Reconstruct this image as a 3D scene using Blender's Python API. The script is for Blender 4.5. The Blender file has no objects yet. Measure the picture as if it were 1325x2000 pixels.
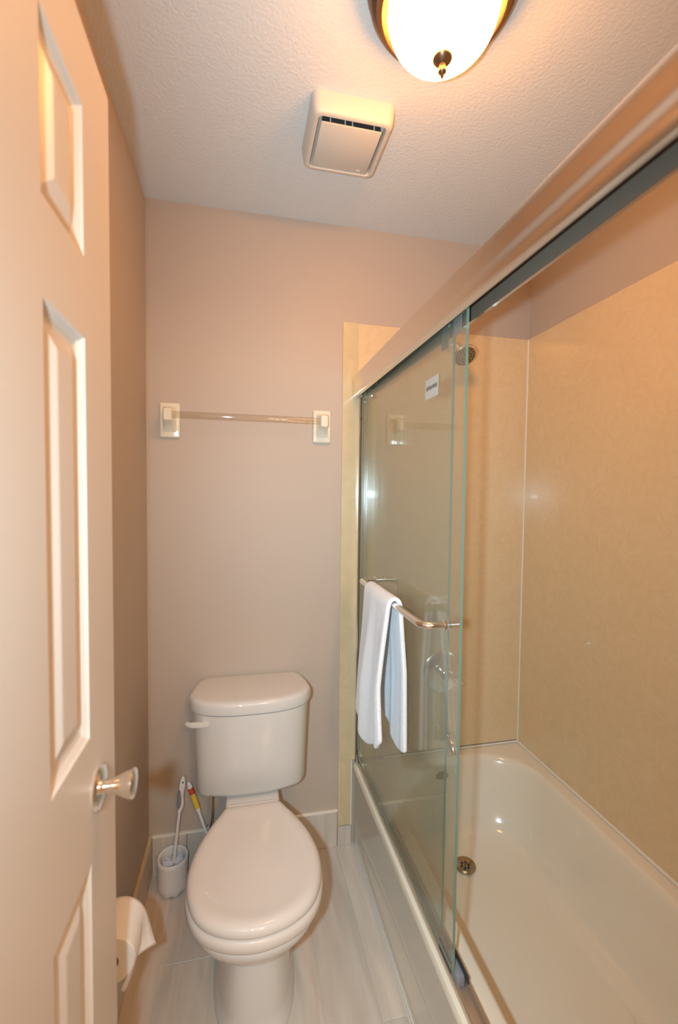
import bpy, bmesh, math, random
from mathutils import Vector, Matrix
PI = math.pi
random.seed(4)
S = bpy.context.scene
C = S.collection

# ------------------------------------------------------------ camera, light, exposure
YAW, PITCH, ROLL = 0.2173, -0.0414, 0.0109
CAM = Vector((0.3291, -1.7043, 1.418))
fv = Vector((math.sin(YAW)*math.cos(PITCH), math.cos(YAW)*math.cos(PITCH), math.sin(PITCH)))
r0 = Vector((math.cos(YAW), -math.sin(YAW), 0)); u0 = r0.cross(fv)
rv = math.cos(ROLL)*r0 + math.sin(ROLL)*u0
uv_ = -math.sin(ROLL)*r0 + math.cos(ROLL)*u0
cd = bpy.data.cameras.new('camera'); cam = bpy.data.objects.new('camera', cd); C.objects.link(cam)
M = Matrix((rv, uv_, -fv)).transposed().to_4x4(); M.translation = CAM
cam.matrix_world = M
cd.sensor_fit = 'HORIZONTAL'; cd.sensor_width = 36; cd.lens = 36*870.1/1325
cd.clip_start = 0.02
cd.dof.use_dof = True; cd.dof.focus_distance = 1.6; cd.dof.aperture_fstop = 4.5
S.camera = cam

w = bpy.data.worlds.new('world'); S.world = w; w.use_nodes = True
w.node_tree.nodes['Background'].inputs[0].default_value = (1.0, 0.8, 0.6, 1)
w.node_tree.nodes['Background'].inputs[1].default_value = 0.1

def point(name, loc, energy, col, size):
    l = bpy.data.lights.new(name, 'POINT'); l.energy = energy; l.color = col; l.shadow_soft_size = size
    o = bpy.data.objects.new(name, l); o.location = loc; C.objects.link(o); return o
FLASH = 76.0
DOME = (47.0, 18.6, 3.5)
# the camera's own flash: its beam is wide along the frame's height, narrower across
fl = bpy.data.lights.new('camera_flash', 'SPOT'); fl.energy = FLASH; fl.color = (0.60, 0.86, 1.0); fl.shadow_soft_size = .018
fl.spot_size = math.radians(160); fl.spot_blend = 1.0
flo = bpy.data.objects.new('camera_flash', fl); C.objects.link(flo)
FM = Matrix((rv, uv_, -fv)).transposed().to_4x4(); FM.translation = (0.235, -1.705, 1.415)
flo.matrix_world = FM @ Matrix.Rotation(math.radians(-9), 4, 'Y') @ Matrix.Diagonal((0.38, 1.7, 1, 1))
point('hallway_fill', (0.7, -2.75, 2.1), 42, (1.0, 0.62, 0.30), 0.12)  # added fill light, unseen behind the camera, lifts the warm ambient

S.view_settings.view_transform = 'Standard'; S.view_settings.look = 'None'
S.view_settings.exposure = 0.0; S.view_settings.gamma = 1.0
S.view_settings.use_curve_mapping = False

# ------------------------------------------------------------ materials
def lin(c):
    return tuple((x/255/12.92 if x/255 <= .04045 else ((x/255+.055)/1.055)**2.4) for x in c)
def mat(name, col, rough=.5, metal=0, noise=None, bump=None, coat=0, spec=.5, sheen=0, trans=0, emit=None):
    """noise=(scale, col2, stretch) ; bump=(scale, strength, distance)"""
    m = bpy.data.materials.new(name); m.use_nodes = True
    nt = m.node_tree; b = nt.nodes['Principled BSDF']
    b.inputs['Base Color'].default_value = (*col, 1); b.inputs['Roughness'].default_value = rough
    b.inputs['Metallic'].default_value = metal; b.inputs['Specular IOR Level'].default_value = spec
    if coat: b.inputs['Coat Weight'].default_value = coat; b.inputs['Coat Roughness'].default_value = .035
    if sheen: b.inputs['Sheen Weight'].default_value = sheen
    tc = nt.nodes.new('ShaderNodeTexCoord')
    if noise:
        mp = nt.nodes.new('ShaderNodeMapping'); mp.inputs['Scale'].default_value = noise[2]
        n = nt.nodes.new('ShaderNodeTexNoise'); n.inputs['Scale'].default_value = noise[0]; n.inputs['Detail'].default_value = 5
        if len(noise) > 3: n.inputs['Distortion'].default_value = noise[3]
        rp = nt.nodes.new('ShaderNodeValToRGB')
        rp.color_ramp.elements[0].position = .32; rp.color_ramp.elements[1].position = .68
        rp.color_ramp.elements[0].color = (*col, 1); rp.color_ramp.elements[1].color = (*noise[1], 1)
        nt.links.new(tc.outputs['Object'], mp.inputs[0]); nt.links.new(mp.outputs[0], n.inputs['Vector'])
        nt.links.new(n.outputs[0], rp.inputs[0]); nt.links.new(rp.outputs[0], b.inputs['Base Color'])
    if bump:
        n2 = nt.nodes.new('ShaderNodeTexNoise'); n2.inputs['Scale'].default_value = bump[0]; n2.inputs['Detail'].default_value = 3
        bm_ = nt.nodes.new('ShaderNodeBump'); bm_.inputs['Strength'].default_value = bump[1]; bm_.inputs['Distance'].default_value = bump[2]
        nt.links.new(tc.outputs['Object'], n2.inputs['Vector'])
        nt.links.new(n2.outputs[0], bm_.inputs['Height']); nt.links.new(bm_.outputs[0], b.inputs['Normal'])
    return m

def sheet_glass(name, tint, ior=1.5, rough=0.0, film=0):
    m = bpy.data.materials.new(name); m.use_nodes = True; nt = m.node_tree
    for n in list(nt.nodes): nt.nodes.remove(n)
    out = nt.nodes.new('ShaderNodeOutputMaterial'); mix = nt.nodes.new('ShaderNodeMixShader')
    t = nt.nodes.new('ShaderNodeBsdfTransparent'); g = nt.nodes.new('ShaderNodeBsdfGlossy'); f = nt.nodes.new('ShaderNodeFresnel')
    t.inputs[0].default_value = (*tint, 1); g.inputs['Roughness'].default_value = rough; 
    ge = nt.nodes.new('ShaderNodeNewGeometry'); mx = nt.nodes.new('ShaderNodeMapRange')
    mx.inputs['To Min'].default_value = ior; mx.inputs['To Max'].default_value = 1/ior   # same fresnel from either side of the sheet
    nt.links.new(ge.outputs['Backfacing'], mx.inputs['Value']); nt.links.new(mx.outputs['Result'], f.inputs[0])
    nt.links.new(f.outputs[0], mix.inputs[0]); nt.links.new(t.outputs[0], mix.inputs[1]); nt.links.new(g.outputs[0], mix.inputs[2])
    if film:      # thin hard-water film on the glass
        d = nt.nodes.new('ShaderNodeBsdfDiffuse'); d.inputs[0].default_value = (.74, .72, .62, 1); m2 = nt.nodes.new('ShaderNodeMixShader')
        m2.inputs[0].default_value = film; nt.links.new(mix.outputs[0], m2.inputs[1]); nt.links.new(d.outputs[0], m2.inputs[2]); mix = m2
    nt.links.new(mix.outputs[0], out.inputs[0]); return m

WALLC = (.50, .42, .355)
m_wall = mat('wall_paint', WALLC, .55, noise=(1.5, (.52, .435, .365), (1, 1, 1)), bump=(220, .05, .002))
m_ceil = mat('ceiling_texture', (.73, .735, .73), .8, bump=(120, .36, .005))
m_door = mat('door_paint', (.70, .63, .555), .38, bump=(60, .03, .002))
m_marble = mat('tan_marble_panel', (.745, .565, .34), .22, noise=(14, (.785, .61, .38), (1, 1, 1), 3.0), coat=.3)
m_strip = mat('cream_marble_trim', (.66, .55, .345), .25, noise=(9, (.60, .49, .30), (1, 1, 1), 2.0), coat=.3)
m_caulk = mat('white_caulk', (.86, .80, .70), .5)
m_tub = mat('almond_enamel', (.85, .785, .65), .16, coat=.6)
m_por = mat('white_porcelain', (.68, .655, .625), .4, spec=.2, coat=.8)
m_seat = mat('white_seat_plastic', (.68, .615, .56), .4, spec=.2, coat=.6)
m_plank = [mat('wood_look_tile', a, .42, noise=(3.2, b, (9, 1, 1), .6), bump=(30, .08, .002)) for a, b in
           (((.56, .49, .425), (.70, .62, .54)), ((.60, .53, .46), (.73, .65, .57)), ((.53, .475, .42), (.64, .58, .52)))]
m_grout = mat('pale_grout', (.70, .66, .60), .8)
m_nickel = mat('satin_nickel', (.86, .78, .69), .19, metal=1)
m_chrome = mat('chrome', (.88, .87, .85), .16, metal=1)
m_dark = mat('dark_channel', (.13, .10, .075), .6)
m_black = mat('black_rubber_and_shade', (.03, .035, .04), .5)  # rubber parts, also the painted shade in holes and the fan's gap
m_track = mat('tan_aluminium', (.60, .50, .40), .35, metal=.8)
m_bronze = mat('aged_bronze', (.20, .115, .06), .32, metal=.75)
m_towel = mat('white_terry', (.77, .765, .785), .9, sheen=.5, bump=(420, .6, .004))
m_paper = mat('tissue_paper', (.86, .83, .79), .9, bump=(300, .15, .002))
m_ceramic = mat('cream_ceramic', (.80, .76, .64), .15, coat=.5)
m_white = mat('white_plastic', (.78, .77, .76), .35)
m_grey = mat('grey_rubber_grip', (.23, .235, .26), .6)
m_vent = mat('ivory_plastic', (.66, .60, .52), .4)
m_bristle = mat('white_bristle', (.72, .74, .80), .8)
m_yellow = mat('yellow_label', (.80, .55, .06), .4)
m_red = mat('red_label', (.62, .07, .05), .4)
m_cardboard = mat('cardboard', (.42, .31, .2), .8)
m_drain = mat('drain_nickel', (.42, .33, .22), .3, metal=1)
m_label = mat('label_paper', (.72, .70, .68), .5)
m_ink = mat('dark_ink', (.12, .11, .10), .6)
m_glass = sheet_glass('pale_green_glass', (.935, .968, .945), film=.055)
m_gedge = mat('green_glass_edge', (.15, .235, .185), .25, coat=.3)
m_acrylic = sheet_glass('clear_acrylic', (.93, .92, .90), 1.49, .05)
m_hall = mat('hallway_paint', (.60, .50, .40), .7)
m_dome = bpy.data.materials.new('lit_frosted_glass'); m_dome.use_nodes = True
b_ = m_dome.node_tree.nodes['Principled BSDF']; b_.inputs['Base Color'].default_value = (.9, .85, .75, 1)
b_.inputs['Emission Color'].default_value = (DOME[0]/DOME[0], DOME[1]/DOME[0], DOME[2]/DOME[0], 1); b_.inputs['Emission Strength'].default_value = DOME[0]

# ------------------------------------------------------------ helpers
ORG = {}
def org(o): return ORG.get(o.name, Vector((0, 0, 0))) if o else Vector((0, 0, 0))
def obj(name, bm, m, parent=None, smooth=None, origin=None):
    bmesh.ops.recalc_face_normals(bm, faces=bm.faces)
    me = bpy.data.meshes.new(name)
    o0 = org(parent) if origin is None else Vector(origin)
    bmesh.ops.translate(bm, verts=bm.verts, vec=-o0)
    bm.to_mesh(me); bm.free()
    for mm in (m if isinstance(m, (list, tuple)) else [m]): me.materials.append(mm)
    o = bpy.data.objects.new(name, me); C.objects.link(o)
    if parent: o.parent = parent; o.location = o0 - org(parent)
    else: o.location = o0
    ORG[o.name] = o0
    if smooth is not None:
        me.shade_smooth()
        try: me.set_sharp_from_angle(angle=math.radians(smooth))
        except Exception: pass
    return o
def thing(name, label, cat, loc=(0, 0, 0), group=None):
    o = bpy.data.objects.new(name, None); C.objects.link(o); o.location = loc; o.empty_display_size = .05
    ORG[o.name] = Vector(loc); o['label'] = label; o['category'] = cat
    if group: o['group'] = group
    return o
def struct(name, bm, m, smooth=None, label=None, cat=None, parent=None):
    o = obj(name, bm, m, parent, smooth); o['kind'] = 'structure'
    if label: o['label'] = label
    if cat: o['category'] = cat
    return o
def nb(): return bmesh.new()
def box(bm, x0, x1, y0, y1, z0, z1, bev=0, seg=2):
    b = bmesh.new(); r = bmesh.ops.create_cube(b, size=1)
    for v in b.verts:
        v.co = Vector(((x0+x1)/2+v.co.x*(x1-x0), (y0+y1)/2+v.co.y*(y1-y0), (z0+z1)/2+v.co.z*(z1-z0)))
    if bev: bmesh.ops.bevel(b, geom=b.edges[:], offset=bev, segments=seg, affect='EDGES', profile=.5, clamp_overlap=True)
    me = bpy.data.meshes.new('t'); b.to_mesh(me); b.free(); bm.from_mesh(me); bpy.data.meshes.remove(me); return bm
def loft(bm, rings, cap0=True, cap1=True, closed=True, mi=0):
    vs = [[bm.verts.new(p) for p in r] for r in rings]
    n = len(vs[0])
    for a, b in zip(vs[:-1], vs[1:]):
        for i in range(n if closed else n-1):
            j = (i+1) % n
            f = bm.faces.new((a[i], a[j], b[j], b[i])); f.material_index = mi
    if cap0: bm.faces.new(vs[0])
    if cap1: bm.faces.new(list(reversed(vs[-1])))
    return vs
def lathe(bm, prof, c, axis='Z', seg=40, cap=True):
    """prof list of (radius, height along axis)"""
    rings = []
    for r, h in prof:
        ring = []
        for k in range(seg):
            a = 2*PI*k/seg; u, v = r*math.cos(a), r*math.sin(a)
            p = {'Z': (u, v, h), 'X': (h, u, v), 'Y': (u, h, v)}[axis]
            ring.append(Vector(c)+Vector(p))
        rings.append(ring)
    loft(bm, rings, cap, cap); return bm
def tube(bm, pts, rad, seg=14, cap=True):
    pts = [Vector(p) for p in pts]; rings = []
    n = len(pts); rads = rad if isinstance(rad, (list, tuple)) else [rad]*n
    t0 = (pts[1]-pts[0]).normalized(); up = Vector((0, 0, 1)) if abs(t0.z) < .9 else Vector((1, 0, 0))
    nrm = t0.cross(up).normalized()
    for i, p in enumerate(pts):
        t = (pts[min(i+1, n-1)]-pts[max(i-1, 0)]).normalized()
        nrm = (nrm - t*nrm.dot(t)).normalized(); bn = t.cross(nrm)
        rings.append([p+rads[i]*(math.cos(2*PI*k/seg)*nrm+math.sin(2*PI*k/seg)*bn) for k in range(seg)])
    loft(bm, rings, cap, cap); return bm
def prism(bm, poly, y0, y1):
    """poly in XZ extruded along Y"""
    loft(bm, [[(x, y0, z) for x, z in poly], [(x, y1, z) for x, z in poly]]); return bm
def rrect(x0, x1, y0, y1, r, z, n=10):
    pts = []
    for cx, cy, a0 in ((x1-r, y1-r, 0), (x0+r, y1-r, 90), (x0+r, y0+r, 180), (x1-r, y0+r, 270)):
        for k in range(n+1):
            a = math.radians(a0+90*k/n); pts.append(Vector((cx+r*math.cos(a), cy+r*math.sin(a), z)))
    return pts

# ------------------------------------------------------------ the room
HC, WX, YF = 2.44, 1.525, -1.56
bm = nb(); box(bm, -.12, WX+.12, 0, .12, 0, HC); struct('wall_back', bm, m_wall)
bm = nb(); box(bm, -.12, 0, -1.54, 0, 0, HC); wall_left = struct('wall_left', bm, m_wall)
bm = nb(); box(bm, WX, WX+.12, -1.54, 0, 0, HC); struct('wall_right', bm, m_wall)
bm = nb(); box(bm, -.12, WX+.12, -3.2, .12, HC, HC+.1); ceiling = struct('ceiling', bm, m_ceil)
bm = nb(); box(bm, .76, WX+.12, -1.66, -1.54, 0, HC); box(bm, -.12, .085, -1.66, -1.54, 0, HC); box(bm, .085, .76, -1.66, -1.54, 2.06, HC)
struct('wall_front', bm, m_wall)
bm = nb(); box(bm, -.72, -.60, -3.2, -1.66, 0, HC); box(bm, -.72, -.12, -1.66, -1.54, 0, HC); struct('wall_hall_left', bm, m_hall)
bm = nb(); box(bm, 1.66, 1.78, -3.2, -1.54, 0, HC); struct('wall_hall_right', bm, m_hall)
bm = nb(); box(bm, -.72, 1.78, -3.32, -3.2, 0, HC); struct('wall_hall_back', bm, m_hall)
bm = nb(); box(bm, -.72, -.12, -3.2, -1.54, HC, HC+.1); box(bm, WX+.12, 1.78, -3.2, -1.54, HC, HC+.1); struct('ceiling_hall', bm, m_ceil)

# floor: grout bed and one object per plank tile
bm = nb(); box(bm, -.72, 1.78, -3.32, .12, -.1, -.003); floor = struct('floor', bm, m_grout)
xs = [0.0, .095, .247, .400, .552, .705, .775]
joints = {0: [-.62, -1.23], 1: [-.35, -.96], 2: [-.80, -1.41], 3: [-.62, -1.23], 4: [-.95], 5: [-.62]}
for i in range(6):
    ys = [0.0]+joints[i]+[-1.9]
    for k in range(len(ys)-1):
        if ys[k]-ys[k+1] < .02: continue
        bm = nb(); box(bm, xs[i]+.0012, xs[i+1]-.0012, ys[k+1]+.0012, ys[k]-.0012, -.0028, 0.0, .0008, 1)
        obj('floor_tile', bm, m_plank[(i*2+k) % 3], floor)

# baseboards of tile
bm = nb(); box(bm, .0125, .712, -.012, 0, .1425, .148, .001, 1)
bb = struct('baseboard_back', bm, m_caulk)
for a, b, h in ((.012, .135, .142), (.135, .440, .142), (.440, .710, .142), (.710, .768, .077)):
    bm = nb(); box(bm, a+.001, b-.001, -.012, 0, .0006, h, .0008, 1); obj('tile', bm, m_plank[0 if a < .4 else 2], bb)
bm = nb(); box(bm, 0, .012, -1.5, 0, .1425, .148, .001, 1)
bl = struct('baseboard_left', bm, m_strip)
for a, b in ((-.30, 0), (-.90, -.30), (-1.5, -.90)):
    bm = nb(); box(bm, 0, .012, a+.001, b-.001, .0006, .142, .0008, 1); obj('tile', bm, m_plank[1], bl)

# shower surround panels
bm = nb(); box(bm, .713, 1.5245, -.006, 0, .348, 2.077, .0015, 1); tb = struct('trim_1', bm, m_strip if False else m_marble)
bm = nb(); box(bm, .7115, .768, -.006, 0, .079, .346, .0015, 1); struct('trim_2', bm, m_strip)
bm = nb(); box(bm, 1.519, 1.525, -1.539, -.0065, .338, 2.079, .001, 1); struct('trim_3', bm, m_marble)
bm = nb(); box(bm, .713, .775, -.0075, -.0062, .348, 2.077); struct('trim_4', bm, m_strip)
bm = nb(); tube(bm, [(1.5185, -.0065, .34), (1.5185, -.0065, 2.076)], .0035, 8)
tube(bm, [(.9, -.0075, .341), (1.5185, -.0075, .341)], .0045, 8)
tube(bm, [(1.5175, -.0075, .341), (1.5175, -1.53, .341)], .0055, 8)
tube(bm, [(.7665, -.008, .08), (.7665, -.008, .345)], .003, 8)
struct('trim_5', bm, m_caulk, 60)

# ------------------------------------------------------------ bathtub
root = thing('bathtub', 'almond enamelled alcove bathtub behind the sliding glass doors', 'bathtub', (1.15, -.77, 0))
TX0, TX1, TY0, TY1, TZ = .772, 1.5185, -1.538, -.0065, .336
bm = nb(); n = 10
ro = .004
rings = [rrect(TX0+.010, TX1, TY0, TY1, ro, .001, n), rrect(TX0+.010, TX1, TY0, TY1, ro, .295, n),
         rrect(TX0+.003, TX1, TY0, TY1, ro, .306, n), rrect(TX0, TX1, TY0, TY1, ro, .314, n), rrect(TX0, TX1, TY0, TY1, ro, .326, n),
         rrect(TX0+.004, TX1-.001, TY0+.001, TY1-.001, ro, .3335, n), rrect(TX0+.011, TX1-.002, TY0+.002, TY1-.002, ro, .336, n)]
bx0, bx1, by0, by1 = .862, 1.472, -1.44, -.045
prof = [(-.004, .336), (.003, .3335), (.010, .327), (.016, .315), (.026, .28), (.040, .22), (.055, .16), (.072, .115), (.095, .087), (.125, .073), (.17, .066)]
for d, z in prof:
    yend = max(0, d)*2.2
    rings.append(rrect(bx0+d*.8, bx1-d*.8, by0+d+yend, by1-d*1.15, .20-.35*max(d, 0), z, n))
rings.append(rrect(1.0, 1.33, -.95, -.38, .1, .062, n))
loft(bm, rings, False, True)
obj('tub_shell', bm, m_tub, root, 35)
bm = nb(); tube(bm, [(.7845, -.02, .003), (.7815, -1.5, .003)], .004, 8); o = obj('caulk_bead', bm, m_caulk, root, 60); o['label'] = 'white caulk line along the tub foot'
bm = nb(); dc = (1.13, -.275, .0725)
lathe(bm, [(.0, -.002), (.020, -.002), (.026, .001), (.034, .004), (.038, .0), (.038, -.004), (.0, -.004)], dc, 'Z', 32, False)
dr = obj('drain', bm, m_drain, root, 40)
bm = nb()
for k in range(6):
    a = k*PI/3; lathe(bm, [(.0045, .0), (.0045, .0012)], (dc[0]+.013*math.cos(a), dc[1]+.013*math.sin(a), dc[2]-.002), 'Z', 10)
lathe(bm, [(.003, .0), (.003, .0014)], (dc[0], dc[1], dc[2]-.002), 'Z', 10)
obj('strainer_hole', bm, m_black, dr)
bm = nb(); lathe(bm, [(0, 0), (.030, 0), (.032, -.004), (.030, -.008), (.012, -.010), (0, -.010)], (1.13, -.069, .262), 'Y', 28, False)
obj('overflow_cap', bm, m_drain, root, 40)

# ------------------------------------------------------------ sliding shower door frame
root = thing('shower_door_frame', 'satin nickel shower door frame with a rounded header rail on the tub edge', 'shower door', (.80, -.75, .336))
poly = [(.766, 1.789), (.759, 1.7925), (.7548, 1.797), (.7528, 1.803), (.7523, 1.809), (.7525, 1.817), (.7529, 1.824), (.7526, 1.829), (.7512, 1.838), (.7495, 1.850), (.7483, 1.860), (.7486, 1.864), (.7510, 1.867), (.760, 1.869), (.780, 1.872), (.803, 1.879),
        (.813, 1.873), (.817, 1.862), (.817, 1.792), (.8155, 1.789), (.813, 1.792), (.813, 1.855), (.772, 1.855), (.772, 1.792)]
bm = nb(); prism(bm, poly, -1.538, -.008); obj('header_rail', bm, m_nickel, root, 28)
bm = nb(); box(bm, .7725, .8125, -1.537, -.0085, 1.850, 1.8545); box(bm, .811, .8128, -1.537, -.0085, 1.793, 1.85); o = obj('roller_channel', bm, m_dark, root); o['label'] = 'dark underside channel of the header'
bm = nb()
prism_pts = [(.775, -.008), (.775, -.030), (.779, -.034), (.783, -.034), (.783, -.014), (.809, -.014), (.809, -.034), (.813, -.034), (.815, -.030), (.815, -.008)]
loft(bm, [[(x, y, .352) for x, y in prism_pts], [(x, y, 1.789) for x, y in prism_pts]])
obj('side_jamb', bm, m_chrome, root, 30)
bm = nb(); loft(bm, [[(x, y-1.5, .352) for x, y in [(.775, -.038), (.830, -.038), (.830, -.008), (.775, -.008)]], [(x, y-1.5, 1.789) for x, y in [(.775, -.038), (.830, -.038), (.830, -.008), (.775, -.008)]]])
obj('side_jamb', bm, m_chrome, root, 30)
poly = [(.786, .3362), (.786, .350), (.789, .353), (.793, .353), (.795, .345), (.809, .345), (.811, .361), (.814, .364), (.817, .362), (.821, .3362)]
bm = nb(); prism(bm, poly, -1.538, -.008); obj('bottom_track', bm, m_track, root, 30)
for yy in (-.012,):
    bm = nb(); box(bm, .787, .800, -.050, -.034, .354, .374, .002, 1); o = obj('bumper', bm, m_black, root); o['label'] = 'black bumper'
bm = nb(); box(bm, .780, .7845, -.040, -.0345, 1.70, 1.712, .001, 1); o = obj('bumper', bm, m_black, root); o['label'] = 'small black bumper high on the jamb'
bm = nb(); box(bm, .7885, .8085, -.86, -.80, .3455, .372, .003, 2); gd = obj('door_guide', bm, m_grey, root, 40); gd['label'] = 'grey plastic centre guide'
bm = nb(); box(bm, .786, .789, -.835, -.775, .353, .378, .001, 1); box(bm, .8065, .8105, -.875, -.80, .366, .384, .0015, 1); obj('guide_fin', bm, m_black, gd)

def pane(root, x, y0, y1, z0, z1, t=.006):
    bm = nb()
    vs = [bm.verts.new((xx, yy, zz)) for xx in (x-t/2, x+t/2) for yy in (y0, y1) for zz in (z0, z1)]
    def f(a, b, c, d, mi):
        fc = bm.faces.new((vs[a], vs[b], vs[c], vs[d])); fc.material_index = mi
    f(0, 1, 3, 2, 0); f(4, 6, 7, 5, 0); f(0, 4, 5, 1, 1); f(2, 3, 7, 6, 1); f(0, 2, 6, 4, 1); f(1, 5, 7, 3, 1)
    return obj('glass_pane', bm, [m_glass, m_gedge], root)
def hangers(root, x, ys, sx):
    for y in ys:
        bm = nb(); box(bm, x+.0031, x+.0051, y-.018, y+.018, 1.765, 1.835, .001, 1); h = obj('hanger', bm, m_grey, root)
        bm = nb(); lathe(bm, [(.004, 0), (.017, 0), (.019, .003), (.015, .005), (.019, .007), (.017, .010), (.004, .010)], (x+.0052, y, 1.828), 'X', 24); obj('roller', bm, m_white, h, 40)
rA = thing('sliding_glass_panel', 'outer clear green-tinted glass shower panel carrying the towel bar', 'glass panel', (.786, -.47, .36), 'stacked sliding glass panels')
pane(rA, .784, -.852, -.045, .376, 1.805); hangers(rA, .784, (-.80, -.12), 1)
rB = thing('sliding_glass_panel', 'inner clear glass shower panel behind the one with the towel bar', 'glass panel', (.8025, -.40, .36), 'stacked sliding glass panels')
pane(rB, .8025, -.757, -.040, .372, 1.805); hangers(rB, .8025, (-.70, -.12), 1)
# towel bar on the outer panel
XB, ZB = .727, 1.124
def arc(c, a0, a1, r, n=8): return [(c[0]+r*math.cos(math.radians(a0+(a1-a0)*k/n)), c[1]+r*math.sin(math.radians(a0+(a1-a0)*k/n)), ZB) for k in range(n+1)]
pts = [(.7825, -.785, ZB)] + arc((XB+.026, -.785+.026), 270, 180, .026) + [(XB, -.6, ZB), (XB, -.4, ZB)] + arc((XB+.026, -.250-.026), 180, 90, .026) + [(.7825, -.250, ZB)]
bm = nb(); tube(bm, pts, .0085, 18); tbar = obj('towel_bar', bm, m_chrome, rA, 50)
for y in (-.785, -.250):
    bm = nb(); lathe(bm, [(.0, 0), (.0125, 0), (.0125, -.004), (.0095, -.006), (0, -.006)], (.7828, y, ZB), 'X', 24, False); obj('collar', bm, m_chrome, tbar, 40)
    bm = nb(); lathe(bm, [(.0, 0), (.012, 0), (.012, .003), (.008, .005), (0, .005)], (.7892, y, ZB), 'X', 24, False); obj('bolt_cap', bm, m_chrome, tbar, 40)
# sticker with unreadable print
bm = nb(); box(bm, .7822, .7829, -.718, -.645, 1.654, 1.702); st = obj('sticker', bm, m_label, rA); st['label'] = 'small pale sticker with a line of dark print'
bm = nb()
y = -.713
while y < -.651:
    wd = random.uniform(.005, .009); box(bm, .7819, .7822, y, y+wd, 1.675+random.uniform(-.001, .001), 1.684+random.uniform(-.001, .001)); y += wd+.002
o = obj('print', bm, m_ink, st)

# ------------------------------------------------------------ towel
def towel():
    NU, NV = 64, 40
    rnd = random.Random(3)
    yf, yn = -.375, -.600
    zt = ZB
    bm = nb(); grid = []
    for i in range(NU+1):
        s = i/NU; row = []
        for j in range(NV+1):
            v = j/NV
            # bottom heights
            lf = .398+.034*math.sin(PI*v)-.048*v**3+.006*math.sin(v*16)
            lb = .375+.016*math.sin(v*8+2.0)+.03*v
            arcl = PI*.0165
            L = lf+arcl+lb; d = s*L
            # (x offset, z, depth below bar 0..1, layer)
            if d < lf:
                q = (lf-d); k = q/lf; xo = -.0165-.010*k; z = zt-q; side = -1
            elif d < lf+arcl:
                a = (d-lf)/.0165; xo = -.0165*math.cos(a); z = zt+.0165*math.sin(a)+.002*math.sin(a); k = 0; side = 0
            else:
                q = d-lf-arcl; k = q/lb; xo = .0165+.012*min(1, k*2.2); z = zt-q; side = 1
            g = min(1, k*1.6)
            fold = (.010*math.sin(v*11+(.5 if side < 0 else 2.4))+.003*math.sin(v*23+1+k*2))*g
            if side > 0: fold = abs(fold)*.5
            x = XB+xo+fold-(.010*g if side < 0 else 0)
            spread = 1+.30*k**1.5 if side < 0 else 1+.10*k
            y = yn+(yf-yn)*(.5+(.5-v)*spread) + .012*g*math.sin(k*3)*(1 if side < 0 else 0)
            if side > 0: y += .0
            row.append(bm.verts.new((min(x, .7725), y, z)))
        grid.append(row)
    for i in range(NU):
        for j in range(NV): bm.faces.new((grid[i][j], grid[i+1][j], grid[i+1][j+1], grid[i][j+1]))
    o = obj('hand_towel', bm, m_towel, None, 180, origin=(XB, -.49, ZB))
    md = o.modifiers.new('s', 'SOLIDIFY'); md.thickness = .0125; md.offset = 1 if False else 0
    md = o.modifiers.new('b', 'SUBSURF'); md.levels = 1; md.render_levels = 1
    o['label'] = 'folded white terry hand towel hanging over the chrome bar of the glass door'; o['category'] = 'towel'
    for zz in (.075, .090):
        bm = nb(); loftp = []
    return o
tw = towel()

# ------------------------------------------------------------ shower fittings behind the glass
t = thing('showerhead', 'round chrome shower head high on the tan end wall of the tub', 'shower head', (1.163, -.0065, 2.02))
bm = nb(); tube(bm, [(1.163, -.0065, 2.02), (1.163, -.035, 2.022), (1.163, -.065, 2.01), (1.163, -.092, 1.988)], .0085, 14); obj('shower_arm', bm, m_chrome, t, 50)
bm = nb(); lathe(bm, [(0, 0), (.028, 0), (.026, -.006), (.012, -.010), (0, -.010)], (1.163, -.0064, 2.02), 'Y', 28, False); obj('wall_flange', bm, m_chrome, t, 40)
ax = Vector((0.0, -.62, -.78)).normalized(); hp = Vector((1.163, -.090, 1.990))
def lathe_dir(bm, prof, c, ax, seg=32):
    ax = Vector(ax).normalized(); a = ax.orthogonal().normalized(); b = ax.cross(a)
    loft(bm, [[Vector(c)+ax*h+r*(math.cos(2*PI*k/seg)*a+math.sin(2*PI*k/seg)*b) for k in range(seg)] for r, h in prof]); return bm
bm = nb(); lathe_dir(bm, [(.010, 0), (.013, .008), (.018, .018), (.036, .032), (.045, .044), (.046, .052), (.042, .056)], hp, ax); obj('head_shell', bm, m_chrome, t, 40)
bm = nb(); lathe_dir(bm, [(.041, .0562), (.041, .058)], hp, ax); fp = obj('spray_face', bm, m_drain, t, 40)
bm = nb(); a1 = ax.orthogonal().normalized(); b1 = ax.cross(a1)
for rr, nn in ((.012, 6), (.023, 12), (.034, 18)):
    for k in range(nn):
        a = 2*PI*k/nn; lathe_dir(bm, [(.0022, 0), (.0018, .003)], hp+ax*.058+rr*(math.cos(a)*a1+math.sin(a)*b1), ax, 8)
o = obj('nozzle', bm, m_black, fp); o['kind'] = 'stuff'
t = thing('shower_valve', 'round chrome shower valve on the tan end wall above the tub spout', 'shower valve', (1.155, -.0065, .68))
bm = nb(); lathe(bm, [(0, 0), (.085, 0), (.088, -.004), (.080, -.009), (.045, -.014), (0, -.014)], (1.155, -.0066, .68), 'Y', 40, False); obj('escutcheon', bm, m_chrome, t, 30)
bm = nb(); lathe(bm, [(.022, -.012), (.022, -.040), (.026, -.048), (.024, -.066), (.016, -.070)], (1.155, -.0066, .68), 'Y', 28); obj('handle_hub', bm, m_chrome, t, 40)
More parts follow.
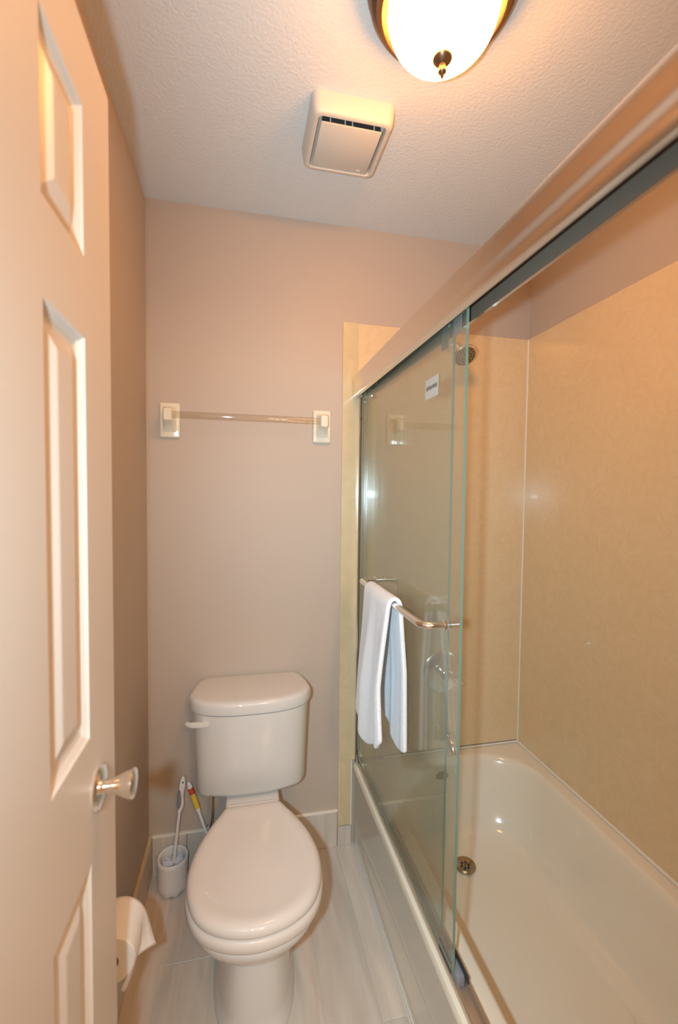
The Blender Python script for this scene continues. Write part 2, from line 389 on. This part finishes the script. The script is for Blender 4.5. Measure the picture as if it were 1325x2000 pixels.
bm = nb(); tube(bm, [(1.155, -.064, .68), (1.185, -.070, .664), (1.215, -.072, .650)], [.009, .008, .006], 12); obj('lever', bm, m_chrome, t, 50)
t = thing('tub_spout', 'chrome tub spout low on the end wall over the bathtub', 'tub spout', (1.155, -.0065, .42))
bm = nb(); tube(bm, [(1.155, -.0068, .43), (1.155, -.05, .430), (1.155, -.09, .425), (1.155, -.115, .412), (1.155, -.122, .392)], [.027, .026, .024, .022, .019], 24); obj('spout_body', bm, m_chrome, t, 50)
bm = nb(); lathe(bm, [(.005, 0), (.005, .014), (.008, .017), (.007, .024)], (1.155, -.096, .446), 'Z', 16); obj('diverter_knob', bm, m_chrome, t, 40)

# ------------------------------------------------------------ toilet
CX = .370
t = thing('toilet', 'white two-piece toilet with its lid closed against the back wall', 'toilet', (CX, -.35, 0))
def bowl_ring(w, yb, yf, z, n=56, ex=2.3, fr=.58, wb=None):
    """egg outline: widest at fraction fr from the back; wb: back width"""
    pts = []
    yc = yb+(yf-yb)*fr; wb = w*.55 if wb is None else wb
    for k in range(n):
        a = 2*PI*k/n; c, s = math.cos(a), math.sin(a)
        if s >= 0:  # back part
            y = yc+(yb-yc)*abs(s)**(2/3.2)
            q = (y-yc)/(yb-yc) if yb != yc else 0
            full = w*(abs(c)**(2/3.2))*(1 if c > 0 else -1)
            x = full
            ww = w+(wb-w)*q**1.7
            x = full*ww/w
        else:
            y = yc+(yf-yc)*abs(s)**(2/2.05); x = w*(abs(c)**(2/2.05))*(1 if c > 0 else -1)
        pts.append(Vector((CX+x, y, z)))
    return pts
HWP = [(-.292, .082), (-.300, .090), (-.330, .106), (-.361, .124), (-.425, .153), (-.49, .171), (-.545, .1755), (-.60, .168), (-.65, .148), (-.685, .117), (-.708, .075), (-.719, .035), (-.7225, 0)]
def seat_ring(ins, z, grow=0):
    right = []
    P = HWP
    for i in range(len(P)-1):
        p0 = P[max(i-1, 0)]; p1 = P[i]; p2 = P[i+1]; p3 = P[i+2] if i+2 < len(P) else (P[-2][0], -P[-2][1])
        for k in range(4):
            t_ = k/4
            f = lambda a_, b_, c_, d_: .5*((2*b_)+(-a_+c_)*t_+(2*a_-5*b_+4*c_-d_)*t_*t_+(-a_+3*b_-3*c_+d_)*t_**3)
            if i == 0: y, h_ = p1[0]+(p2[0]-p1[0])*t_, p1[1]+(p2[1]-p1[1])*t_
            else: y, h_ = f(p0[0], p1[0], p2[0], p3[0]), f(p0[1], p1[1], p2[1], p3[1])
            right.append((h_, y))
    kx = (.1755-ins+grow)/.1755; ky = (.205-ins+grow)/.205
    pts = [(h_*kx, -.5175+(y+.5175)*ky) for h_, y in right]
    left = [(-x, y) for x, y in reversed(pts[1:])]
    allp = pts+[(0, -.5175-.205*ky)]+left
    return [Vector((CX-.001+x, y, z)) for x, y in allp]
bm = nb()
def ped(w_, yf, z, ex=3.2, yb=-.10):
    pts = []
    yc = (yb+yf)/2
    for k in range(56):
        a_ = 2*PI*k/56; c_, s_ = math.cos(a_), math.sin(a_)
        pts.append(Vector((CX+w_*abs(c_)**(2/ex)*(1 if c_ > 0 else -1), yc+(yb-yc)*abs(s_)**(2/ex)*(1 if s_ > 0 else -1), z)))
    return pts
R_ = [ped(.114, -.602, .001), ped(.115, -.603, .014), ped(.107, -.595, .022), ped(.104, -.594, .06), ped(.098, -.592, .14), ped(.092, -.590, .21, 3.0),
      ped(.090, -.590, .26, 2.8, -.09), ped(.086, -.55, .31, 2.8, -.08), ped(.084, -.45, .352, 2.8, -.07)]
loft(bm, R_); obj('pedestal', bm, m_por, t, 60)
bm = nb()
loft(bm, [seat_ring(.11, .250), seat_ring(.09, .258), seat_ring(.068, .274), seat_ring(.048, .294), seat_ring(.032, .314), seat_ring(.021, .330), seat_ring(.014, .344), seat_ring(.012, .356), seat_ring(.014, .364), seat_ring(.018, .369)])
obj('bowl', bm, m_por, t, 60)
bm = nb(); box(bm, CX-.088, CX+.088, -.285, -.045, .35, .392, .008, 3); obj('tank_deck', bm, m_por, t, 40)
# seat ring and lid
bm = nb(); loft(bm, [seat_ring(.008, .3695), seat_ring(.001, .373), seat_ring(0, .380, .003), seat_ring(0, .392, .003), seat_ring(.0, .400, 0), seat_ring(.006, .404)])
obj('seat', bm, m_seat, t, 60)
bm = nb()
L_ = []
for ins, z in ((.005, .4055), (.002, .4075), (.001, .412), (.0015, .419), (.005, .4255), (.011, .4300), (.019, .4325), (.030, .4325), (.042, .4305), (.056, .4285), (.075, .4275), (.11, .427)):
    L_.append(seat_ring(ins, z))
loft(bm, L_); obj('lid', bm, m_seat, t, 60)
bm = nb(); lathe(bm, [(.0095, -.078), (.0105, -.075), (.0105, .075), (.0095, .078)], (CX, -.287, .4115), 'X', 20); obj('hinge', bm, m_seat, t, 40)
# tank
def tank_ring(wb, ws, wf, yb, ys, yf, z, rc=.02):
    # D-shaped: back straight, sides, bowed front
    pts = []
    out = [(-wb, yb), (-ws, ys)]
    nfr = 22
    seq = []
    seq.append((-wb, yb))
    for k in range(1, 5): q = k/5; seq.append((-wb+(-ws+wb)*math.sin(q*PI/2), yb+(ys-yb)*q))
    for k in range(nfr+1):
        a = -1+2*k/nfr
        x = a*ws; y = ys+(yf-ys)*(1-abs(a)**3.0)**(.62)
        seq.append((x, y))
    for k in range(4, 0, -1): q = k/5; seq.append((wb+(ws-wb)*math.sin(q*PI/2), yb+(ys-yb)*q))
    seq.append((wb, yb))
    for k in range(1, 8): seq.append((wb-2*wb*k/8, yb))
    return [Vector((.367+x, y, z)) for x, y in seq]
bm = nb()
TR = []
for z, d in ((.404, .030), (.400, .012), (.404, .003), (.415, 0), (.50, -.003), (.60, -.007), (.678, -.011), (.684, -.011)):
    TR.append(tank_ring(.178-d, .184-d, .184-d, -.012, -.165, -.222+d*1.4, z))
TR[0] = tank_ring(.14, .145, .14, -.03, -.12, -.17, .398); TR[1] = tank_ring(.168, .174, .17, -.015, -.15, -.212, .399)
loft(bm, TR); obj('tank', bm, m_por, t, 45)
bm = nb(); TL = []
for z, d in ((.685, .006), (.688, .001), (.694, 0), (.714, 0), (.721, .002), (.726, .006), (.729, .014), (.730, .03)):
    TL.append(tank_ring(.182-d, .209-d, .2-d, -.006-d*.4, -.150, -.240+d, z))
loft(bm, TL); obj('tank_lid', bm, m_por, t, 45)
bm = nb(); lathe(bm, [(.010, 0), (.010, -.014), (.008, -.018)], (.212, -.208, .660), 'Y', 16)
loft(bm, [[Vector((x, y+dy, z+dz)) for dy, dz in ((-.004, -h), (.004, -h), (.006, 0), (.004, h), (-.004, h), (-.006, 0))] for x, y, z, h in
          ((.228, -.219, .660, .008), (.20, -.222, .661, .0085), (.175, -.221, .662, .008), (.158, -.214, .663, .006), (.153, -.210, .6635, .003))])
obj('flush_lever', bm, m_por, t, 40)
bm = nb(); box(bm, .30, .44, -.20, -.06, .3885, .4035, .004, 1); o = obj('tank_gasket', bm, m_black, t); 
for sx in (-1, 1):
    bm = nb(); lathe(bm, [(.011, 0), (.011, .012), (.016, .014), (.016, .02)], (CX+sx*.10, -.14, .383), 'Z', 16); obj('tank_bolt', bm, m_black, t)
for sx in (-1, 1):
    bm = nb(); lathe(bm, [(.016, 0), (.016, .008), (.012, .018), (.004, .021)], (CX+sx*.118, -.30, .0005), 'Z', 18); obj('bolt_cap', bm, m_por, t, 40)
bm = nb(); tube(bm, [(.22, -.006, .16), (.22, -.04, .16), (.222, -.07, .19), (.228, -.09, .27), (.228, -.10, .34), (.228, -.10, .398)], .006, 12)
lathe(bm, [(.014, 0), (.014, -.01), (.009, -.02)], (.22, -.0125, .16), 'Y', 16); o = obj('supply_hose', bm, m_chrome, t, 50); o['label'] = 'thin supply hose behind the bowl'

# ------------------------------------------------------------ toilet brushes
def brush_cup(t, cx, cy):
    seg = 48; rings = []
    for r, z, sc in ((.044, .0, 1), (.050, .008, 1), (.052, .03, .3), (.0505, .07, 0), (.052, .105, 0), (.053, .116, 0), (.050, .120, 0), (.044, .117, 0), (.041, .104, 0), (.040, .02, 0)):
        rings.append([Vector((cx+r*math.cos(a), cy+r*math.sin(a), z+(.004+.004*math.cos(8*a))*sc+(.0005))) for a in [2*PI*k/seg for k in range(seg)]])
    bm = nb(); loft(bm, rings); return obj('brush_cup', bm, m_white, t, 45)
def toilet_brush(cx, cy, top, label, grip, group=None):
    t = thing('toilet_brush', label, 'toilet brush', (cx, cy, 0), group)
    brush_cup(t, cx, cy)
    a = Vector((cx+.004, cy, .10)); b = Vector(top); d = b-a
    bm = nb(); n = 22
    for k in range(n*10):
        th = random.uniform(0, 2*PI); z = random.uniform(.045, .098); r0_ = .004; r1_ = .034
        p0 = Vector((cx+.003+r0_*math.cos(th), cy+r0_*math.sin(th), z)); p1 = Vector((cx+.001+r1_*math.cos(th), cy+r1_*math.sin(th), z+.008))
        side = Vector((-math.sin(th), math.cos(th), 0))*.0009
        v = [bm.verts.new(p) for p in (p0-side, p0+side, p1+side, p1-side, p0+Vector((0, 0, .0015)), p1+Vector((0, 0, .0015)))]
        bm.faces.new((v[0], v[1], v[2], v[3])); bm.faces.new((v[0], v[4], v[5], v[3])); bm.faces.new((v[1], v[4], v[5], v[2]))
    br = obj('bristles', bm, m_bristle, t); br['kind'] = 'stuff'
    bm = nb(); tube(bm, [a-Vector((0, 0, .06)), a+d*.02, a+d*.3, a+d*.60], [.007, .0065, .0055, .0052], 14); obj('rod', bm, m_white, t, 50)
    return t, a, d
t, a, d = toilet_brush(.094, -.078, (.1275, -.048, .388), 'toilet brush with a grey and white looped handle in its white cup, in the corner', 0)
# handle: flattened, waisted grip with a hanging hole at its end
def handle_mesh(a, d, mat_, t, s0, s1, widths, thick, side, off):
    L = len(widths); rings = []
    zn = d.normalized(); sx = side-zn*side.dot(zn); sx.normalize(); ty = zn.cross(sx)
    for k, wd in enumerate(widths):
        p = a+d*(s0+(s1-s0)*k/(L-1))+sx*off[k]
        th = min(thick, wd*.9)
        rings.append([p+sx*wd*math.cos(q)+ty*th*math.sin(q) for q in [2*PI*i/16 for i in range(16)]])
    bm = nb(); loft(bm, rings); return bm, zn, sx, ty
SX = Vector((1, .2, 0))
bm, zn, sx, ty = handle_mesh(a, d, m_white, t, .56, 1.0, [.0055, .0085, .0075, .0052, .005, .0055, .0075, .010, .0115, .011, .009, .005], .0065, SX, [0, .001, .005, .007, .006, .0035, .001, 0, 0, 0, 0, 0])
h = obj('handle', bm, m_white, t, 60)
bm, *_ = handle_mesh(a, d, m_grey, t, .60, .87, [.003, .0065, .0075, .006, .006, .007, .006, .003], .0075, SX, [-.004, -.003, -.0045, -.005, -.006, -.006, -.005, -.003])
o = obj('grip', bm, m_grey, h, 60); o['label'] = 'grey rubber grip'
bm = nb(); lathe_dir(bm, [(.003, -.0068), (.003, .0068)], a+d*.935, ty, 12); o = obj('hanging_hole', bm, m_black, h)
t, a, d = toilet_brush(.232, -.075, (.146, -.034, .345), 'second brush tucked behind the toilet bowl, with a yellow and red label', 1)
bm, *_ = handle_mesh(a, d, m_white, t, .58, 1.04, [.0055, .008, .0085, .0085, .008, .0085, .009, .0085, .005], .0065, SX, [0]*9); h = obj('handle', bm, m_white, t, 60)
bm, *_ = handle_mesh(a, d, m_yellow, t, .66, .86, [.0094, .0094, .0094, .0094], .0075, SX, [0]*4); o = obj('wrap_label', bm, m_yellow, h, 60); o['label'] = 'yellow label round the handle'
bm, *_ = handle_mesh(a, d, m_red, t, .865, .95, [.0096, .0096, .0096], .0078, SX, [0]*3); o = obj('wrap_label', bm, m_red, h, 60); o['label'] = 'red end of the label'

# ------------------------------------------------------------ toilet paper on the left wall
t = thing('toilet_paper_holder', 'toilet roll holder low on the left wall beyond the door', 'toilet roll holder', (0, -.70, .449))
for y in (-.762, -.638):
    bm = nb(); box(bm, 0, .006, y-.015, y+.015, .424, .474, .002, 2); p_ = obj('wall_plate', bm, m_chrome, t, 40)
    bm = nb(); box(bm, .006, .078, y-.004, y+.004, .441, .457, .003, 2); obj('arm', bm, m_chrome, t, 40)
bm = nb(); lathe(bm, [(.008, -.0575), (.008, .0575)], (.066, -.70, .449), 'Y', 18); obj('spindle', bm, m_white, t, 40)
t = thing('toilet_paper_roll', 'white toilet paper roll with a loose torn sheet hanging, beside the door edge', 'toilet paper', (.066, -.70, .449))
bm = nb(); prof = [(.019, -.05), (.048, -.05), (.0495, -.048), (.0495, .048), (.048, .05), (.019, .05)]
lathe(bm, prof+[(.019, -.05)], (.066, -.70, .449), 'Y', 48, False); obj('roll', bm, m_paper, t, 40)
bm = nb(); lathe(bm, [(.0185, -.0495), (.0185, .0495), (.0175, .0495), (.0175, -.0495), (.0185, -.0495)], (.066, -.70, .449), 'Y', 28, False); obj('core', bm, m_cardboard, t, 40)
bm = nb(); NV, NU = 14, 22; g = []
for j in range(NV+1):
    v = j/NV; y = -.650-.100*v      # far to near
    # end point of this strand
    if v < .45: q = v/.45; ex, ez = .140+(.100-.140)*q**.7, .372+(.392-.372)*q
    elif v < .6: q = (v-.45)/.15; ex, ez = .100+(.092-.100)*q, .392+(.352-.392)*q
    else: q = (v-.6)/.4; ex, ez = .092-.004*q, .352+.035*q*q
    row = []
    for i in range(NU+1):
        u = i/NU
        if u < .4:
            a = math.radians(110-75*u/.4); x = .066+.0505*math.cos(a); z = .449+.0505*math.sin(a)
        else:
            q = (u-.4)/.6; a = math.radians(35)
            P0 = Vector((.066+.0505*math.cos(a), .449+.0505*math.sin(a))); P1 = P0+Vector((math.sin(a), -math.cos(a)))*.035
            P3 = Vector((ex, ez)); P2 = P3+Vector((-.012 if v < .45 else .012, .03))
            x, z = (P0*(1-q)**3+3*P1*q*(1-q)**2+3*P2*q*q*(1-q)+P3*q**3)
        row.append(bm.verts.new((x, y, z)))
    g.append(row)
for j in range(NV):
    for i in range(NU): bm.faces.new((g[j][i], g[j+1][i], g[j+1][i+1], g[j][i+1]))
o = obj('loose_sheet', bm, m_paper, t, 180); md = o.modifiers.new('s', 'SOLIDIFY'); md.thickness = .0006; md.offset = 1

# ------------------------------------------------------------ acrylic towel bar on the back wall
t = thing('towel_rail', 'empty clear towel rail between two cream ceramic brackets above the toilet', 'towel rail', (.357, 0, 1.68))
for x in (.0815, .6325):
    bm = nb(); box(bm, x-.0345, x+.0345, -.013, 0, 1.611, 1.735, .006, 3); br = obj('bracket', bm, m_ceramic, t, 40)
    bm = nb(); rings = []
    for y, hw, z0, z1 in ((-.011, .024, 1.628, 1.722), (-.020, .0185, 1.640, 1.716), (-.032, .0155, 1.652, 1.712), (-.048, .015, 1.660, 1.711), (-.062, .015, 1.662, 1.710), (-.068, .012, 1.666, 1.706)):
        ring = []
        for p in rrect(x-hw, x+hw, z0, z1, .006, 0, 4): ring.append(Vector((p.x, y, p.y)))
        rings.append(ring)
    loft(bm, rings); obj('post', bm, m_ceramic, br, 50)
bm = nb(); lathe(bm, [(.0125, .0955), (.0125, .6185)], (0, -.050, 1.687), 'X', 24); o = obj('rail', bm, m_acrylic, t, 50); o['label'] = 'clear acrylic bar'

# ------------------------------------------------------------ exhaust fan cover
VX, VY = .617, -.437
t = thing('exhaust_fan_cover', 'square ivory exhaust fan cover on the ceiling', 'fan cover', (VX, VY, HC))
def sq(h, r, z, n=6): return rrect(VX-h, VX+h, VY-h, VY+h, r, z, n)
bm = nb()
loft(bm, [sq(.113, .022, HC-.0003), sq(.112, .022, HC-.012), sq(.108, .022, HC-.040), sq(.104, .020, HC-.047), sq(.100, .018, HC-.0485), sq(.093, .013, HC-.0485), sq(.091, .012, HC-.045), sq(.090, .012, HC-.030)], True, True)
obj('frame', bm, m_vent, t, 40)
bm = nb(); box(bm, VX-.083, VX+.083, VY-.073, VY+.087, HC-.0478, HC-.0435, .0015, 2); obj('centre_panel', bm, m_vent, t, 40)
bm = nb(); box(bm, VX-.080, VX+.080, VY-.0715, VY+.084, HC-.0432, HC-.0305); o = obj('air_slot_shade', bm, m_black, t); o['label'] = 'black block as the shade in the air gap nearest the door'  # solid black block, the gap's shade put in as colour
bm = nb()
for k in (1, 3, 4, 7): box(bm, VX-.080+k*.020, VX-.077+k*.020, VY-.0725, VY-.0716, HC-.0432, HC-.032)
o = obj('slot_rib', bm, m_vent, t); o['kind'] = 'stuff'
bm = nb(); box(bm, VX+.050, VX+.062, VY+.074, VY+.078, HC-.0482, HC-.0475); obj('maker_mark', bm, m_white, t)

# ------------------------------------------------------------ ceiling light
LX, LY = .722, -.84
t = thing('ceiling_light', 'glowing frosted dome ceiling light with a bronze ring and finial', 'ceiling light', (LX, LY, HC))
bm = nb(); lathe(bm, [(.10, 0), (.152, 0), (.154, -.006), (.150, -.018), (.146, -.022), (.147, -.032), (.141, -.042), (.134, -.046), (.131, -.056), (.122, -.060), (.113, -.056), (.111, -.030), (.10, -.02)], (LX, LY, HC-.0003), 'Z', 72, False); obj('ring', bm, m_bronze, t, 35)
bm = nb(); pr = [(.109, -.045)]
for k in range(1, 17):
    a = k/16*PI/2; pr.append((.1105*math.cos(a)**.9 if k < 16 else .004, -.055-.095*math.sin(a)))
lathe(bm, pr, (LX, LY, HC), 'Z', 64, False); obj('dome_shade', bm, m_dome, t, 60)
bm = nb(); lathe(bm, [(.004, -.140), (.019, -.149), (.0195, -.152), (.015, -.157), (.006, -.162), (.005, -.166), (.0085, -.170), (.0085, -.176), (.004, -.181), (.0035, -.186), (.001, -.189)], (LX, LY, HC), 'Z', 28); obj('finial', bm, m_bronze, t, 40)

# ------------------------------------------------------------ the open panelled door
DX, DY1, DY0 = .125, -.919, -1.535
T = .035
droot = None
cols = [(-1.170, -1.040), (-1.414, -1.284)]
rows = [(.20, .895), (1.075, 1.622), (1.728, 1.922)]
def panel_face(bm, fx, sgn):
    """front skin at x=fx with recessed moulded panels; sgn=+1 faces +X"""
    ysb = sorted({DY0, DY1, *[c for p in cols for c in p]}); zsb = sorted({.012, 2.03, *[r for p in rows for r in p]})
    V = {}
    def v(x, y, z):
        k = (round(x, 5), round(y, 5), round(z, 5))
        if k not in V: V[k] = bm.verts.new((x, y, z))
        return V[k]
    for i in range(len(ysb)-1):
        for j in range(len(zsb)-1):
            y0, y1, z0, z1 = ysb[i], ysb[i+1], zsb[j], zsb[j+1]
            if (y0, y1) in cols and (z0, z1) in rows:
                prev = None
                for ins, dep in ((0, 0), (.002, .0035), (.008, .009), (.013, .0105), (.018, .0105)):
                    x = fx-sgn*dep
                    cur = [v(x, y0+ins, z0+ins), v(x, y1-ins, z0+ins), v(x, y1-ins, z1-ins), v(x, y0+ins, z1-ins)]
                    if prev:
                        for k in range(4): bm.faces.new((prev[k], prev[(k+1) % 4], cur[(k+1) % 4], cur[k]))
                    prev = cur
                bm.faces.new(prev)
            else:
                bm.faces.new((v(fx, y0, z0), v(fx, y1, z0), v(fx, y1, z1), v(fx, y0, z1)))
bm = nb(); panel_face(bm, DX, 1); panel_face(bm, DX-T, -1)
for (ya, za, yb_, zb) in ((DY0, .012, DY1, .012), (DY1, .012, DY1, 2.03), (DY1, 2.03, DY0, 2.03), (DY0, 2.03, DY0, .012)):
    bm.faces.new([bm.verts.new(p) for p in ((DX, ya, za), (DX, yb_, zb), (DX-T, yb_, zb), (DX-T, ya, za))])
bmesh.ops.remove_doubles(bm, verts=bm.verts, dist=.0004)
droot = obj('door_1', bm, m_door, None, None, origin=(DX-T/2, DY0, 0)); droot['kind'] = 'structure'
droot['label'] = 'open cream six-panel door standing along the left wall'
for c in cols:
    for r in rows:
        for fx, sgn in ((DX, 1), (DX-T, -1)):
            bm = nb(); rings = []
            for ins, dep in ((.0185, .0103), (.024, .0085), (.040, .0025), (.043, .0018)):
                x = fx-sgn*dep
                rings.append([(x, c[0]+ins, r[0]+ins), (x, c[1]-ins, r[0]+ins), (x, c[1]-ins, r[1]-ins), (x, c[0]+ins, r[1]-ins)])
            loft(bm, rings, False, True)
            obj('panel', bm, m_door, droot)
KY, KZ = -1.010, .985
for fx, sgn in ((DX, 1), (DX-T, -1)):
    bm = nb(); s = sgn
    lathe(bm, [(.0, 0), (.031, 0), (.032, .003*s), (.029, .007*s), (.018, .010*s), (.0, .010*s)], (fx+s*.0002, KY, KZ), 'X', 40, False); rose = obj('knob_rose', bm, m_chrome, droot, 35)
    bm = nb(); lathe(bm, [(.011, .008*s), (.0095, .014*s), (.0105, .022*s), (.0135, .030*s), (.0180, .039*s), (.0208, .046*s), (.0212, .049*s), (.0195, .0515*s), (.012, .053*s), (.003, .0535*s)], (fx, KY, KZ), 'X', 40); obj('knob', bm, m_chrome, droot, 35)
bm = nb(); box(bm, DX-T/2-.012, DX-T/2+.012, DY1, DY1+.0015, KZ-.028, KZ+.028, .0005, 1); obj('latch_plate', bm, m_chrome, droot)
